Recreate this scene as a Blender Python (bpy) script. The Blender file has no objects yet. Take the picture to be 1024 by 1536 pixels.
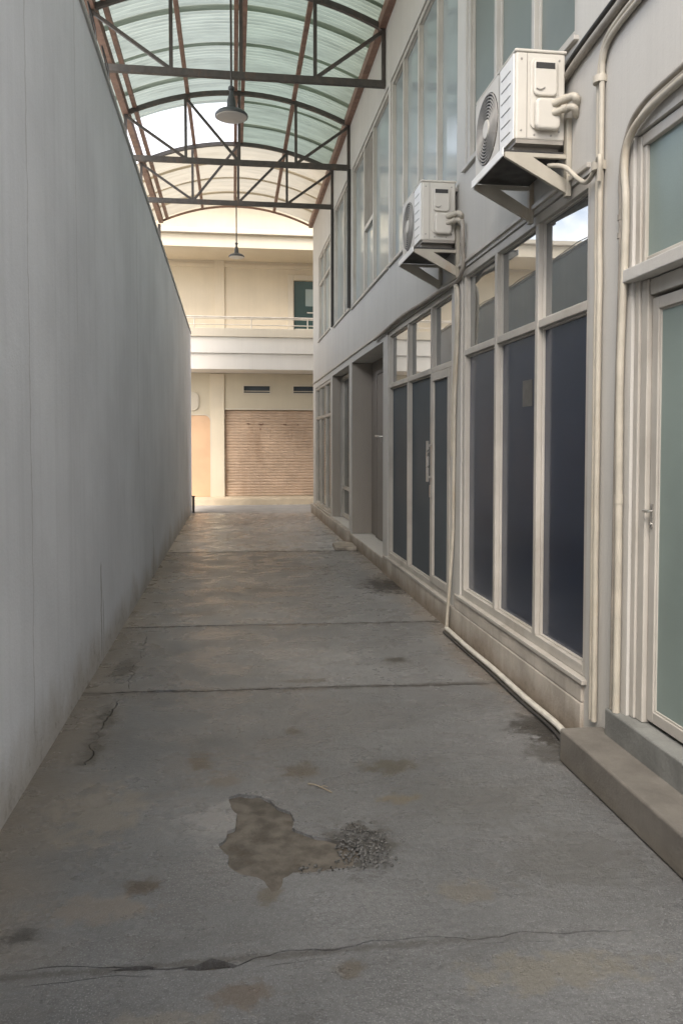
import bpy, bmesh, math, random
from mathutils import Vector, Matrix, noise as mnoise
from mathutils.geometry import delaunay_2d_cdt

R = math.radians
random.seed(7)
scene = bpy.context.scene
col = scene.collection

# ------------------------------------------------------------------ materials
def nt(name):
    m = bpy.data.materials.new(name)
    m.use_nodes = True
    t = m.node_tree
    t.nodes.clear()
    out = t.nodes.new('ShaderNodeOutputMaterial')
    return m, t, out

class N:
    """tiny wrapper for wiring nodes"""
    def __init__(s, t):
        s.t = t
        s.geo = None
    def new(s, kind, **kw):
        n = s.t.nodes.new(kind)
        for k, v in kw.items():
            setattr(n, k, v)
        return n
    def link(s, a, b):
        s.t.links.new(a, b)
    def setin(s, sock, v):
        if hasattr(v, 'is_output') or isinstance(v, bpy.types.NodeSocket):
            s.link(v, sock)
        else:
            sock.default_value = v
    def pos(s):
        if s.geo is None:
            s.geo = s.new('ShaderNodeNewGeometry')
        return s.geo.outputs['Position']
    def obj(s):
        return s.new('ShaderNodeTexCoord').outputs['Object']
    def noise(s, vec, scale=1.0, detail=4, rough=.55, sc3=None, dist=0.0):
        if sc3 is not None:
            mp = s.new('ShaderNodeMapping')
            mp.inputs['Scale'].default_value = sc3
            s.link(vec, mp.inputs['Vector'])
            vec = mp.outputs['Vector']
        n = s.new('ShaderNodeTexNoise')
        n.inputs['Scale'].default_value = scale
        n.inputs['Detail'].default_value = detail
        n.inputs['Roughness'].default_value = rough
        n.inputs['Distortion'].default_value = dist
        s.link(vec, n.inputs['Vector'])
        return n.outputs['Fac']
    def ramp(s, v, a, b, lo=0.0, hi=1.0):
        n = s.new('ShaderNodeMapRange')
        n.interpolation_type = 'SMOOTHSTEP'
        s.setin(n.inputs['Value'], v)
        n.inputs['From Min'].default_value = a
        n.inputs['From Max'].default_value = b
        n.inputs['To Min'].default_value = lo
        n.inputs['To Max'].default_value = hi
        return n.outputs['Result']
    def math(s, op, a, b=0.0):
        n = s.new('ShaderNodeMath', operation=op)
        s.setin(n.inputs[0], a)
        s.setin(n.inputs[1], b)
        return n.outputs[0]
    def mix(s, f, a, b):
        n = s.new('ShaderNodeMix', data_type='RGBA')
        s.setin(n.inputs[0], f)
        s.setin(n.inputs[6], a if not isinstance(a, tuple) else (*a[:3], 1))
        s.setin(n.inputs[7], b if not isinstance(b, tuple) else (*b[:3], 1))
        return n.outputs[2]
    def bump(s, h, strength=.3, dist=.01, normal=None):
        n = s.new('ShaderNodeBump')
        n.inputs['Strength'].default_value = strength
        n.inputs['Distance'].default_value = dist
        s.link(h, n.inputs['Height'])
        if normal is not None:
            s.link(normal, n.inputs['Normal'])
        return n.outputs['Normal']
    def sep(s, vec):
        n = s.new('ShaderNodeSeparateXYZ')
        s.link(vec, n.inputs[0])
        return n.outputs
    def bsdf(s, color, rough=.5, metal=0.0, spec=.5, normal=None):
        n = s.new('ShaderNodeBsdfPrincipled')
        s.setin(n.inputs['Base Color'], (*color[:3], 1) if isinstance(color, tuple) else color)
        s.setin(n.inputs['Roughness'], rough)
        s.setin(n.inputs['Metallic'], metal)
        s.setin(n.inputs['Specular IOR Level'], spec)
        if normal is not None:
            s.link(normal, n.inputs['Normal'])
        return n.outputs[0]

def mul(c, k):
    return tuple(min(1, v * k) for v in c)

def simple(name, color, rough=.5, metal=0.0, spec=.5, vary=.12, scale=6.0, bump=.0, bscale=120.0, dirt=None, dirtamt=.5):
    m, t, out = nt(name)
    n = N(t)
    p = n.pos()
    v = n.noise(p, scale, 5)
    c = n.mix(n.ramp(v, .3, .7), mul(color, 1 - vary), mul(color, 1 + vary))
    if dirt is not None:
        d = n.noise(p, scale * .6, 7, .68, (1, 1, .35))
        c = n.mix(n.ramp(d, .52, .72, 0, dirtamt), c, dirt)
    nm = None
    if bump:
        nm = n.bump(n.noise(p, bscale, 4), bump, .004)
    rr = n.ramp(n.noise(p, scale * 2.3, 3), .3, .7, max(0, rough - .07), min(1, rough + .07))
    n.link(n.bsdf(c, rr, metal, spec, nm), out.inputs[0])
    return m

def plaster(name, color,  streak=.12, dirt=(.2, .17, .14), base_dirt=0.0, base_h=.5, top_z=None, bump=.25, rough=.85, blot=.10, coarse=1.0, runs=()):
    m, t, out = nt(name)
    n = N(t)
    p = n.pos()
    big = n.noise(p, .9 * coarse, 6, .6)
    c = n.mix(n.ramp(big, .3, .72), mul(color, 1 - blot), mul(color, 1 + blot))
    st = n.noise(p, 1.0, 5, .6, (9, 9, .22))
    c = n.mix(n.ramp(st, .42, .75, 0, streak), c, mul(color, .45))
    st2 = n.noise(p, 1.0, 4, .55, (38, 38, .5))
    c = n.mix(n.ramp(st2, .5, .8, 0, streak * .8), c, mul(color, .6))
    sp = n.noise(p, 7, 8, .7)
    c = n.mix(n.ramp(sp, .62, .75, 0, .35 * (blot / .1)), c, mul(color, .72))
    fine = n.noise(p, 1.0, 3, .6, (110, 110, 1.1))
    c = n.mix(n.ramp(fine, .45, .75, 0, .10), c, mul(color, .62))
    gr = n.noise(p, 130, 3, .6)
    c = n.mix(n.ramp(gr, .5, .72, 0, .16), c, mul(color, .6))
    if base_dirt:
        z = n.sep(p)[2]
        w = n.noise(p, 2.2, 7, .65, (1, 1, .6))
        w2 = n.math('MULTIPLY', n.math('SUBTRACT', w, .5), base_h * 1.8)
        f = n.ramp(n.math('ADD', z, w2), 0.0, base_h, base_dirt, 0.0)
        c = n.mix(f, c, dirt)
        sp2 = n.noise(p, 16, 6, .7)
        g = n.math('MULTIPLY', n.ramp(sp2, .5, .68), n.ramp(n.math('ADD', z, w2), 0, base_h * .7, base_dirt * .8, 0))
        c = n.mix(g, c, mul(dirt, .6))
    for (sy, sw, sz0, sz1, sa) in runs:
        q = n.sep(p)
        d = n.math('ABSOLUTE', n.math('SUBTRACT', n.math('ADD', q[1], n.math('MULTIPLY', n.math('SUBTRACT', n.noise(p, 5, 3), .5), .08)), sy))
        f = n.math('MULTIPLY', n.ramp(d, sw * .3, sw, sa, 0), n.math('MULTIPLY', n.ramp(q[2], sz1 - .06, sz1, 1, 0), n.ramp(q[2], sz0 - .1, sz0, 0, 1)))
        c = n.mix(f, c, (.16, .13, .09))
    h = n.math('ADD', n.noise(p, 60, 6, .6), n.math('MULTIPLY', n.noise(p, 9, 4), 1.4))
    nm = n.bump(h, bump, .006)
    n.link(n.bsdf(c, rough, 0, .3, nm), out.inputs[0])
    return m

def glass(name, base, refl=(.8, .8, .8), mixw=.25, rough=.02, wav=.02, film=0.35, grain=0.0, fk=1.0):
    """glazing with a film: a dull film colour under a clear reflecting face"""
    m, t, out = nt(name)
    n = N(t)
    p = n.pos()
    nm = n.bump(n.noise(p, 1.3, 2), wav, .05)
    bc = n.mix(n.ramp(n.noise(p, 1.1, 4), .3, .7), mul(base, .88), mul(base, 1.12))
    if grain:
        g = n.noise(p, 320, 2)
        bc = n.mix(n.ramp(g, .3, .7, 0, grain), bc, mul(base, 1.9))
    d = n.bsdf(bc, film, 0, .2, nm)
    g = n.new('ShaderNodeBsdfGlossy')
    g.inputs['Color'].default_value = (*refl, 1)
    g.inputs['Roughness'].default_value = rough
    n.link(nm, g.inputs['Normal'])
    fr = n.new('ShaderNodeFresnel')
    fr.inputs['IOR'].default_value = 1.5
    f = n.math('ADD', n.math('MULTIPLY', fr.outputs[0], fk * (1.0 - mixw)), mixw)
    mx = n.new('ShaderNodeMixShader')
    n.link(f, mx.inputs[0])
    n.link(d, mx.inputs[1])
    n.link(g.outputs[0], mx.inputs[2])
    n.link(mx.outputs[0], out.inputs[0])
    return m

def sheet_mat(name, color, clear=.2, trans=.75, dirtamt=.5):
    """weathered translucent fibreglass roofing"""
    m, t, out = nt(name)
    n = N(t)
    p = n.pos()
    v = n.noise(p, 2.0, 6, .65, (.5, 3.0, 1))
    c = n.mix(n.ramp(v, .35, .75, 0, dirtamt), color, mul(color, .55))
    fib = n.noise(p, 1.0, 4, .6, (3, 60, 3))
    c = n.mix(n.ramp(fib, .5, .8, 0, .22), c, mul(color, .6))
    q = n.sep(p)
    wv = n.math('SINE', n.math('MULTIPLY', n.math('ADD', q[1], n.math('MULTIPLY', n.noise(p, 1.5, 3), .02)), 2 * math.pi / .076))
    vd = n.math('MULTIPLY', n.ramp(wv, .1, 1.0), n.ramp(n.noise(p, 1.0, 5, .6, (.8, 5, 1)), .35, .7, .1, .55))
    c = n.mix(vd, c, mul(color, .38))
    tr = n.new('ShaderNodeBsdfTranslucent')
    n.link(c, tr.inputs['Color'])
    di = n.bsdf(c, .45, 0, .4)
    m1 = n.new('ShaderNodeMixShader')
    m1.inputs[0].default_value = trans
    n.link(di, m1.inputs[1])
    n.link(tr.outputs[0], m1.inputs[2])
    cl = n.new('ShaderNodeBsdfTransparent')
    n.link(c, cl.inputs['Color'])
    m2 = n.new('ShaderNodeMixShader')
    m2.inputs[0].default_value = clear
    n.link(m1.outputs[0], m2.inputs[1])
    n.link(cl.outputs[0], m2.inputs[2])
    n.link(m2.outputs[0], out.inputs[0])
    return m

def floor_mat(name):
    m, t, out = nt(name)
    n = N(t)
    p = n.pos()
    base = (.235, .236, .235)
    a = n.noise(p, .55, 6, .6)
    c = n.mix(n.ramp(a, .32, .70), mul(base, .70), mul(base, 1.22))
    b = n.noise(p, 2.6, 8, .68, (1, 1.5, 1))
    c = n.mix(n.ramp(b, .5, .74, 0, .55), c, (.12, .115, .108))
    d = n.noise(p, 5.5, 7, .7)
    c = n.mix(n.ramp(d, .56, .72, 0, .5), c, (.30, .293, .28))
    e = n.noise(p, 55, 5, .7)
    c = n.mix(n.ramp(e, .38, .66, 0, .42), c, mul(base, .42))
    g = n.noise(p, 170, 2, .5)
    c = n.mix(n.ramp(g, .56, .68, 0, .6), c, mul(base, 1.9))
    # long damp streaks across the far part
    s = n.noise(p, 1.0, 7, .66, (1.1, 4.2, 1), .6)
    y = n.sep(p)[1]
    x = n.sep(p)[0]
    c = n.mix(n.math('MULTIPLY', n.ramp(s, .52, .66, 0, .5), n.ramp(y, 6.0, 8.5)), c, (.14, .133, .122))
    # earth washed along the foot of the wall and the plinth
    w = n.math('MULTIPLY', n.math('SUBTRACT', n.noise(p, 3.0, 6, .6), .5), .5)
    el = n.ramp(n.math('ADD', x, w), -.92, -.45, .75, 0)
    c = n.mix(el, c, (.27, .225, .175))
    er = n.ramp(n.math('ADD', x, w), 1.45, 1.72, 0, .55)
    c = n.mix(er, c, (.24, .20, .16))
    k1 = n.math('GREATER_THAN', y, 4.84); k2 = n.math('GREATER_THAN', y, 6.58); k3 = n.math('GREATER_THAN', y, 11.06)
    light_tone = n.math('ADD', n.math('ADD', .72, n.math('MULTIPLY', k1, .13)), n.math('ADD', n.math('MULTIPLY', k2, .22), n.math('MULTIPLY', k3, .75)))  # slabs step paler with depth: daylight at the far end painted into the colour
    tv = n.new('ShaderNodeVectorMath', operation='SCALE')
    n.link(c, tv.inputs[0]); n.link(light_tone, tv.inputs['Scale'])
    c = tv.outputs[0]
    rough = n.ramp(n.noise(p, 3.1, 6, .6), .3, .7, .17, .42)
    # stains, plus broad near-right blots painting in shade: x, y, half-size x, half-size y, colour, amount
    stains_and_shade = [(.46, 2.90, .15, .20, (.075, .07, .062), .85), (.45, 5.0, .18, .05, (.10, .09, .075), .6), (1.62, 5.3, .12, .9, (.15, .125, .1), .5), (-.55, 3.3, .22, .3, (.25, .215, .17), .5), (1.0, 3.2, .35, .25, (.12, .118, .112), .55), (1.2, 2.7, .3, .25, (.11, .107, .10), .5), (.5, 5.6, .5, .3, (.30, .295, .285), .35),
              (1.58, 8.25, .28, .55, (.028, .026, .024), .85), (1.60, 3.98, .20, .24, (.035, .032, .028), .85),
              (1.50, 3.66, .13, .16, (.05, .046, .04), .6),
              (.1, 8.2, .5, .35, (.10, .095, .088), .5), (-.5, 9.6, .5, .3, (.09, .085, .08), .5), (.9, 9.5, .4, .25, (.11, .105, .1), .4), (-.3, 7.1, .35, .12, (.12, .10, .08), .5), (1.11, 5.38, .09, .11, (.06, .055, .045), .8), (-.73, 5.42, .10, .26, (.085, .078, .066), .85),
              (-.69, 4.46, .07, .22, (.09, .08, .065), .85), (-.69, 4.0, .06, .25, (.085, .075, .06), .8),
              (.30, 4.11, .055, .06, (.07, .06, .045), .8), (-.16, 3.75, .07, .13, (.10, .085, .066), .8),
              (-.05, 3.55, .11, .09, (.13, .105, .08), .55),
              (.30, 3.61, .09, .11, (.10, .085, .065), .75), (.71, 3.59, .14, .09, (.085, .075, .055), .75),
              (.69, 3.26, .09, .05, (.15, .12, .075), .6), (-.31, 2.71, .07, .06, (.085, .07, .055), .85),
              (-.65, 2.48, .06, .05, (.06, .055, .05), .8), (.11, 2.60, .05, .06, (.12, .10, .075), .7),
              (.33, 2.20, .05, .05, (.115, .095, .07), .6), (.02, 2.14, .11, .06, (.12, .09, .065), .6),
              (.75, 2.55, .14, .07, (.17, .15, .12), .5), (-.45, 2.6, .2, .09, (.21, .175, .14), .5),
              (-.02, 3.16, .2, .2, (.31, .30, .29), .5), (.55, 4.3, .4, .35, (.16, .155, .15), .4),
              (.9, 2.12, .3, .09, (.20, .18, .14), .5), (-.2, 2.05, .2, .06, (.20, .18, .15), .5)]
    wob = n.new('ShaderNodeTexNoise')
    wob.inputs['Scale'].default_value = 13
    wob.inputs['Detail'].default_value = 7
    wob.inputs['Roughness'].default_value = .68
    n.link(p, wob.inputs['Vector'])
    wf = n.math('MULTIPLY', n.math('SUBTRACT', wob.outputs['Fac'], .5), 3.4)
    sx = x
    for (cx, cy, hx, hy, cc, amt) in stains_and_shade:
        dx = n.math('DIVIDE', n.math('SUBTRACT', x, cx), hx)
        dy = n.math('DIVIDE', n.math('SUBTRACT', y, cy), hy)
        dd = n.math('SQRT', n.math('ADD', n.math('MULTIPLY', dx, dx), n.math('MULTIPLY', dy, dy)))
        f = n.ramp(n.math('ADD', dd, wf), .45, 1.1, min(1, amt * 1.1), 0)
        c = n.mix(f, c, cc)
    # dirt worked into the joints and the long crack: y0, slope, half width, amount
    for (ja, jb, jw, jm) in ((6.586, -.041, .045, .8), (4.853, -.045, .05, .7), (11.09, -.055, .09, .75), (2.29, 0.0, .022, .5)):
        dj = n.math('ABSOLUTE', n.math('SUBTRACT', n.math('SUBTRACT', y, n.math('MULTIPLY', x, jb)), ja))
        dj = n.math('ADD', n.math('DIVIDE', dj, jw), wf)
        fj = n.ramp(dj, .2, 1.0, jm, 0)
        if ja < 3:
            fj = n.math('MULTIPLY', fj, n.ramp(x, .3, 1.2, 1, 0))
        c = n.mix(fj, c, (.055, .048, .04))
    h = n.math('ADD', n.math('MULTIPLY', n.noise(p, 34, 8, .72), 1.0), n.math('MULTIPLY', n.noise(p, 5, 5, .6, (1, 1.8, 1)), 1.6))
    nm = n.bump(h, .55, .012)
    nm = n.bump(n.noise(p, 150, 4, .65), .4, .0025, nm)
    n.link(n.bsdf(c, rough, 0, .5, nm), out.inputs[0])
    return m

M = {}
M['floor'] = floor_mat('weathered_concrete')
M['bed'] = simple('broken_underlayer', (.128, .113, .094), .9, vary=.3, scale=14, bump=1.0, bscale=70, dirt=(.085, .07, .053), dirtamt=.9, spec=.2)
M['street'] = simple('street_concrete', (.36, .34, .31), .85, vary=.15, scale=3, bump=.3, bscale=40, dirt=(.2, .18, .16), dirtamt=.4)
M['wall_l'] = plaster('grey_render', (.83, .84, .87), .10, (.42, .37, .30), .6, .34, bump=.35, blot=.07, runs=((5.62, .03, .1, .70, .5), (5.70, .02, .05, .45, .4), (9.2, .03, .02, .6, .5), (3.75, .012, .2, 3.6, .25), (4.9, .02, 2.2, 4.1, .12), (7.9, .03, 1.4, 4.0, .15), (12.6, .03, .0, .8, .4)))
M['coping'] = plaster('coping_render', (.55, .54, .52), .1)
M['wall_r'] = plaster('putty_render', (.50, .483, .45), .10, bump=.16, blot=.05)
M['plinth'] = plaster('plinth_render', (.44, .40, .35), .3, (.20, .155, .11), .75, .2, bump=.5, blot=.18, coarse=4)
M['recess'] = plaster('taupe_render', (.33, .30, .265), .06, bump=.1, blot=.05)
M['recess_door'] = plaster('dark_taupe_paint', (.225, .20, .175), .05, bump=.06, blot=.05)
M['alu'] = simple('champagne_aluminium', (.415, .39, .35), .42, .0, .5, vary=.10, scale=2.5, dirt=(.22, .185, .14), dirtamt=.55, bump=.05, bscale=60)
M['alu_dark'] = simple('aged_aluminium', (.30, .275, .24), .5, .0, .5, vary=.1, scale=4)
M['navy'] = glass('navy_film_glass', (.008, .012, .026), (.75, .8, .9), .03, .10, .01, .3, .5)
M['slate'] = glass('slate_film_glass', (.066, .077, .086), (.8, .85, .9), .0, .2, .012, .7, .3, .06)
M['mirror'] = glass('reflective_glass', (.05, .055, .055), (.80, .82, .83), .30, .012, .012, .3)
M['upglass'] = glass('upper_reflective_glass', (.30, .34, .345), (.82, .86, .86), .20, .13, .035, .4, 0, .45)
M['frost'] = glass('frosted_grey_glass', (.145, .16, .148), (.5, .55, .5), .02, .35, .01, .5)
M['mint'] = glass('frosted_green_glass', (.20, .245, .225), (.6, .65, .62), .02, .3, .006, .55, .12)
M['greyglass'] = glass('dim_grey_glass', (.075, .08, .075), (.8, .82, .82), .06, .06, .02, .4)
M['black'] = simple('black_shadow_gap', (.012, .012, .012), .7)
M['truss'] = simple('brown_painted_steel', (.052, .045, .040), .5, vary=.2, scale=14, dirt=(.16, .085, .05), dirtamt=.4)
M['purlin'] = simple('rust_primed_steel', (.21, .125, .092), .6, vary=.2, scale=9, dirt=(.30, .17, .10), dirtamt=.5)
M['sheetA'] = sheet_mat('green_fibreglass', (.285, .325, .262), .006, .72, .7)
M['sheetB'] = sheet_mat('pale_fibreglass', (.33, .36, .31), .006, .76, .65)
M['sheetC'] = sheet_mat('clear_fibreglass', (.90, .91, .92), .15, .85, .2)
M['sheetD'] = sheet_mat('cream_fibreglass', (.50, .44, .335), .006, .80, .4)
M['ac'] = simple('ivory_sheet_metal', (.56, .53, .47), .42, vary=.04, scale=3, dirt=(.46, .40, .31), dirtamt=.35)
M['ac_front'] = simple('white_sheet_metal', (.78, .77, .74), .4, vary=.04, scale=3, dirt=(.55, .5, .42), dirtamt=.3)
M['ac_dark'] = simple('dark_plastic', (.03, .028, .026), .5)
M['fan_dark'] = simple('fan_shadow_grey', (.022, .021, .02), .6)
M['grille'] = simple('grey_wire', (.30, .285, .26), .45, spec=.5)
M['bracket'] = simple('ivory_bracket_steel', (.38, .35, .29), .5, vary=.08, scale=8, dirt=(.28, .17, .09), dirtamt=.5)
M['pipe'] = simple('cream_pipe_wrap', (.42, .385, .32), .5, vary=.1, scale=9, dirt=(.36, .27, .17), dirtamt=.5)
M['pipe_w'] = simple('white_pipe', (.50, .475, .42), .45, vary=.12, scale=9, dirt=(.3, .25, .2), dirtamt=.5)
M['pipe_g'] = simple('grey_cable_sheath', (.26, .235, .20), .5, vary=.15, scale=9)
M['cable'] = simple('dark_cable', (.03, .028, .026), .6)
M['lamp'] = simple('charcoal_enamel', (.045, .05, .052), .4, vary=.1)
M['lens'] = simple('milky_lens', (.50, .47, .43), .35, vary=.05)
M['step'] = plaster('step_concrete', (.155, .142, .124), .0, (.16, .14, .11), .5, .1, bump=.5, blot=.2, coarse=5)
M['step_up'] = plaster('upper_step_concrete', (.19, .192, .18), .0, bump=.6, blot=.2, coarse=5)
M['stone'] = simple('broken_concrete', (.34, .30, .25), .9, vary=.25, scale=12, bump=.6, bscale=40)
M['gravel'] = simple('dark_gravel', (.095, .092, .086), .5, vary=.95, scale=120, spec=.6)
M['twig'] = simple('dry_twig', (.30, .25, .18), .8)
M['house'] = plaster('cream_render', (.64, .56, .43), .05, bump=.12, blot=.05)
M['house_low'] = plaster('ochre_cream_render', (.58, .51, .385), .05, bump=.12, blot=.05)
M['house_trim'] = plaster('pale_trim_render', (.58, .52, .42), .05, bump=.1, blot=.04)
M['house_white'] = plaster('white_balcony_render', (.66, .625, .57), .05, bump=.1, blot=.03)
M['shutter'] = simple('tan_shutter_steel', (.52, .385, .28), .5, vary=.10, scale=2, dirt=(.30, .19, .12), dirtamt=.45)
M['rust'] = simple('rust_mark', (.13, .05, .03), .9)
M['orange'] = simple('apricot_panel', (.56, .36, .215), .6, vary=.05, scale=2)
M['teal'] = glass('teal_glass', (.022, .052, .052), (.75, .9, .9), .06, .03, .02, .3)
M['paleglass'] = glass('pale_glass', (.20, .28, .28), (.9, .95, .95), .3, .03, .02, .3)
M['rail'] = simple('painted_handrail', (.55, .50, .43), .45)
M['pave'] = plaster('kerb_concrete', (.56, .46, .33), .02, bump=.3, blot=.12, coarse=3)
M['handle'] = simple('brushed_steel', (.50, .48, .45), .3, .8)
M['sticker'] = simple('grey_sticker', (.085, .082, .076), .6)

# ------------------------------------------------------------------ mesh helpers
class MB:
    def __init__(s):
        s.v = []; s.f = []
    def add(s, vs, fs):
        o = len(s.v)
        s.v += [tuple(v) for v in vs]
        s.f += [tuple(i + o for i in f) for f in fs]
        return s
    def box(s, x0, x1, y0, y1, z0, z1):
        vs = [(x, y, z) for x in (x0, x1) for y in (y0, y1) for z in (z0, z1)]
        fs = [(0, 1, 3, 2), (4, 6, 7, 5), (0, 4, 5, 1), (2, 3, 7, 6), (0, 2, 6, 4), (1, 5, 7, 3)]
        return s.add(vs, fs)
    def bar(s, a, b, w, h, up=(0, 0, 1)):
        a = Vector(a); b = Vector(b)
        d = (b - a).normalized()
        u = Vector(up)
        if abs(d.dot(u)) > .98:
            u = Vector((0, 1, 0))
        r = d.cross(u).normalized()
        u = r.cross(d).normalized()
        vs = []
        for p in (a, b):
            for i, j in ((-1, -1), (1, -1), (1, 1), (-1, 1)):
                vs.append(p + r * (i * w / 2) + u * (j * h / 2))
        return s.add(vs, [(0, 1, 2, 3)[::-1], (4, 5, 6, 7), (0, 1, 5, 4), (1, 2, 6, 5), (2, 3, 7, 6), (3, 0, 4, 7)])
    def sweep(s, pts, w, h, up=(0, 1, 0)):
        """rectangular section swept along pts lying in a plane whose normal is 'up'"""
        pts = [Vector(p) for p in pts]
        n = Vector(up)
        vs = []
        for i, p in enumerate(pts):
            d = (pts[min(i + 1, len(pts) - 1)] - pts[max(i - 1, 0)]).normalized()
            u = d.cross(n).normalized()
            for a, b in ((-1, -1), (1, -1), (1, 1), (-1, 1)):
                vs.append(p + n * (a * w / 2) + u * (b * h / 2))
        fs = []
        for i in range(len(pts) - 1):
            for k in range(4):
                a = i * 4 + k; b = i * 4 + (k + 1) % 4
                fs.append((a, b, b + 4, a + 4))
        fs += [(3, 2, 1, 0), tuple(len(vs) - 4 + k for k in range(4))]
        return s.add(vs, fs)
    def tube(s, pts, r, seg=12, caps=True):
        pts = [Vector(p) for p in pts]
        rs = r if isinstance(r, (list, tuple)) else [r] * len(pts)
        vs = []
        ref = None
        for i, p in enumerate(pts):
            d = (pts[min(i + 1, len(pts) - 1)] - pts[max(i - 1, 0)])
            d = d.normalized() if d.length > 1e-9 else Vector((0, 0, 1))
            if ref is None:
                ref = Vector((1, 0, 0)) if abs(d.x) < .8 else Vector((0, 1, 0))
            ref = (ref - d * ref.dot(d)).normalized()
            q = d.cross(ref)
            for k in range(seg):
                a = 2 * math.pi * k / seg
                vs.append(p + (ref * math.cos(a) + q * math.sin(a)) * rs[i])
        fs = []
        for i in range(len(pts) - 1):
            for k in range(seg):
                a = i * seg + k; b = i * seg + (k + 1) % seg
                fs.append((a, b, b + seg, a + seg))
        if caps:
            fs.append(tuple(range(seg))[::-1])
            fs.append(tuple(len(vs) - seg + k for k in range(seg)))
        return s.add(vs, fs)
    def lathe(s, prof, c, seg=32):
        vs = []
        for r, z in prof:
            for k in range(seg):
                a = 2 * math.pi * k / seg
                vs.append((c[0] + r * math.cos(a), c[1] + r * math.sin(a), c[2] + z))
        fs = []
        for i in range(len(prof) - 1):
            for k in range(seg):
                a = i * seg + k; b = i * seg + (k + 1) % seg
                fs.append((a, b, b + seg, a + seg))
        fs.append(tuple(range(seg))[::-1])
        fs.append(tuple(len(vs) - seg + k for k in range(seg)))
        return s.add(vs, fs)
    def prism(s, poly, axis, a, b):
        """extrude a 2-D polygon along axis ('x' -> poly in y,z; 'y' -> poly in x,z; 'z' -> x,y)"""
        def P(u, v, w):
            return {'x': (w, u, v), 'y': (u, w, v), 'z': (u, v, w)}[axis]
        n = len(poly)
        vs = [P(u, v, a) for u, v in poly] + [P(u, v, b) for u, v in poly]
        fs = [tuple(range(n))[::-1], tuple(range(n, 2 * n))]
        for i in range(n):
            j = (i + 1) % n
            fs.append((i, j, j + n, i + n))
        return s.add(vs, fs)
    def build(s, name, mat, parent=None, bevel=0.0, smooth=False, seg=2, loc=None):
        me = bpy.data.meshes.new(name)
        vs = s.v
        if loc is not None:
            vs = [(v[0] - loc[0], v[1] - loc[1], v[2] - loc[2]) for v in vs]
        me.from_pydata(vs, [], s.f)
        bm = bmesh.new()
        bm.from_mesh(me)
        bmesh.ops.recalc_face_normals(bm, faces=bm.faces[:])
        if smooth:
            for f in bm.faces:
                f.smooth = True
            for e in bm.edges:
                if len(e.link_faces) == 2 and e.calc_face_angle(0) > R(40):
                    e.smooth = False
        bm.to_mesh(me)
        bm.free()
        me.materials.append(mat)
        o = bpy.data.objects.new(name, me)
        col.objects.link(o)
        if loc is not None:
            o.location = loc
        if parent is not None:
            o.parent = parent
            pl = Vector((0, 0, 0))
            q = parent
            while q is not None:
                pl = pl + q.location
                q = q.parent
            o.location = Vector(o.location) - pl
        if bevel:
            b = o.modifiers.new('bevel', 'BEVEL')
            b.width = bevel
            b.segments = seg
            b.limit_method = 'ANGLE'
            b.angle_limit = R(35)
        return o

def tag(o, label=None, cat=None, group=None, kind=None):
    if label: o['label'] = label
    if cat: o['category'] = cat
    if group: o['group'] = group
    if kind: o['kind'] = kind
    return o

def empty(name, loc, parent=None):
    o = bpy.data.objects.new(name, None)
    col.objects.link(o)
    o.location = loc
    o.empty_display_size = .2
    if parent is not None:
        o.parent = parent
        pl = Vector((0, 0, 0)); q = parent
        while q is not None:
            pl = pl + q.location; q = q.parent
        o.location = Vector(loc) - pl
    return o

def copy_tree(o, parent=None):
    c = o.copy()
    col.objects.link(c)
    if parent is not None:
        c.parent = parent
    for ch in list(o.children):
        copy_tree(ch, c)
    return c

def spline(pts, n=10):
    """Catmull-Rom through pts"""
    pts = [Vector(p) for p in pts]
    out = []
    for i in range(len(pts) - 1):
        p0 = pts[max(i - 1, 0)]; p1 = pts[i]; p2 = pts[i + 1]; p3 = pts[min(i + 2, len(pts) - 1)]
        for k in range(n):
            t = k / n
            out.append(.5 * ((2 * p1) + (p2 - p0) * t + (2 * p0 - 5 * p1 + 4 * p2 - p3) * t * t + (3 * p1 - p0 - 3 * p2 + p3) * t ** 3))
    out.append(pts[-1])
    return out

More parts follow.
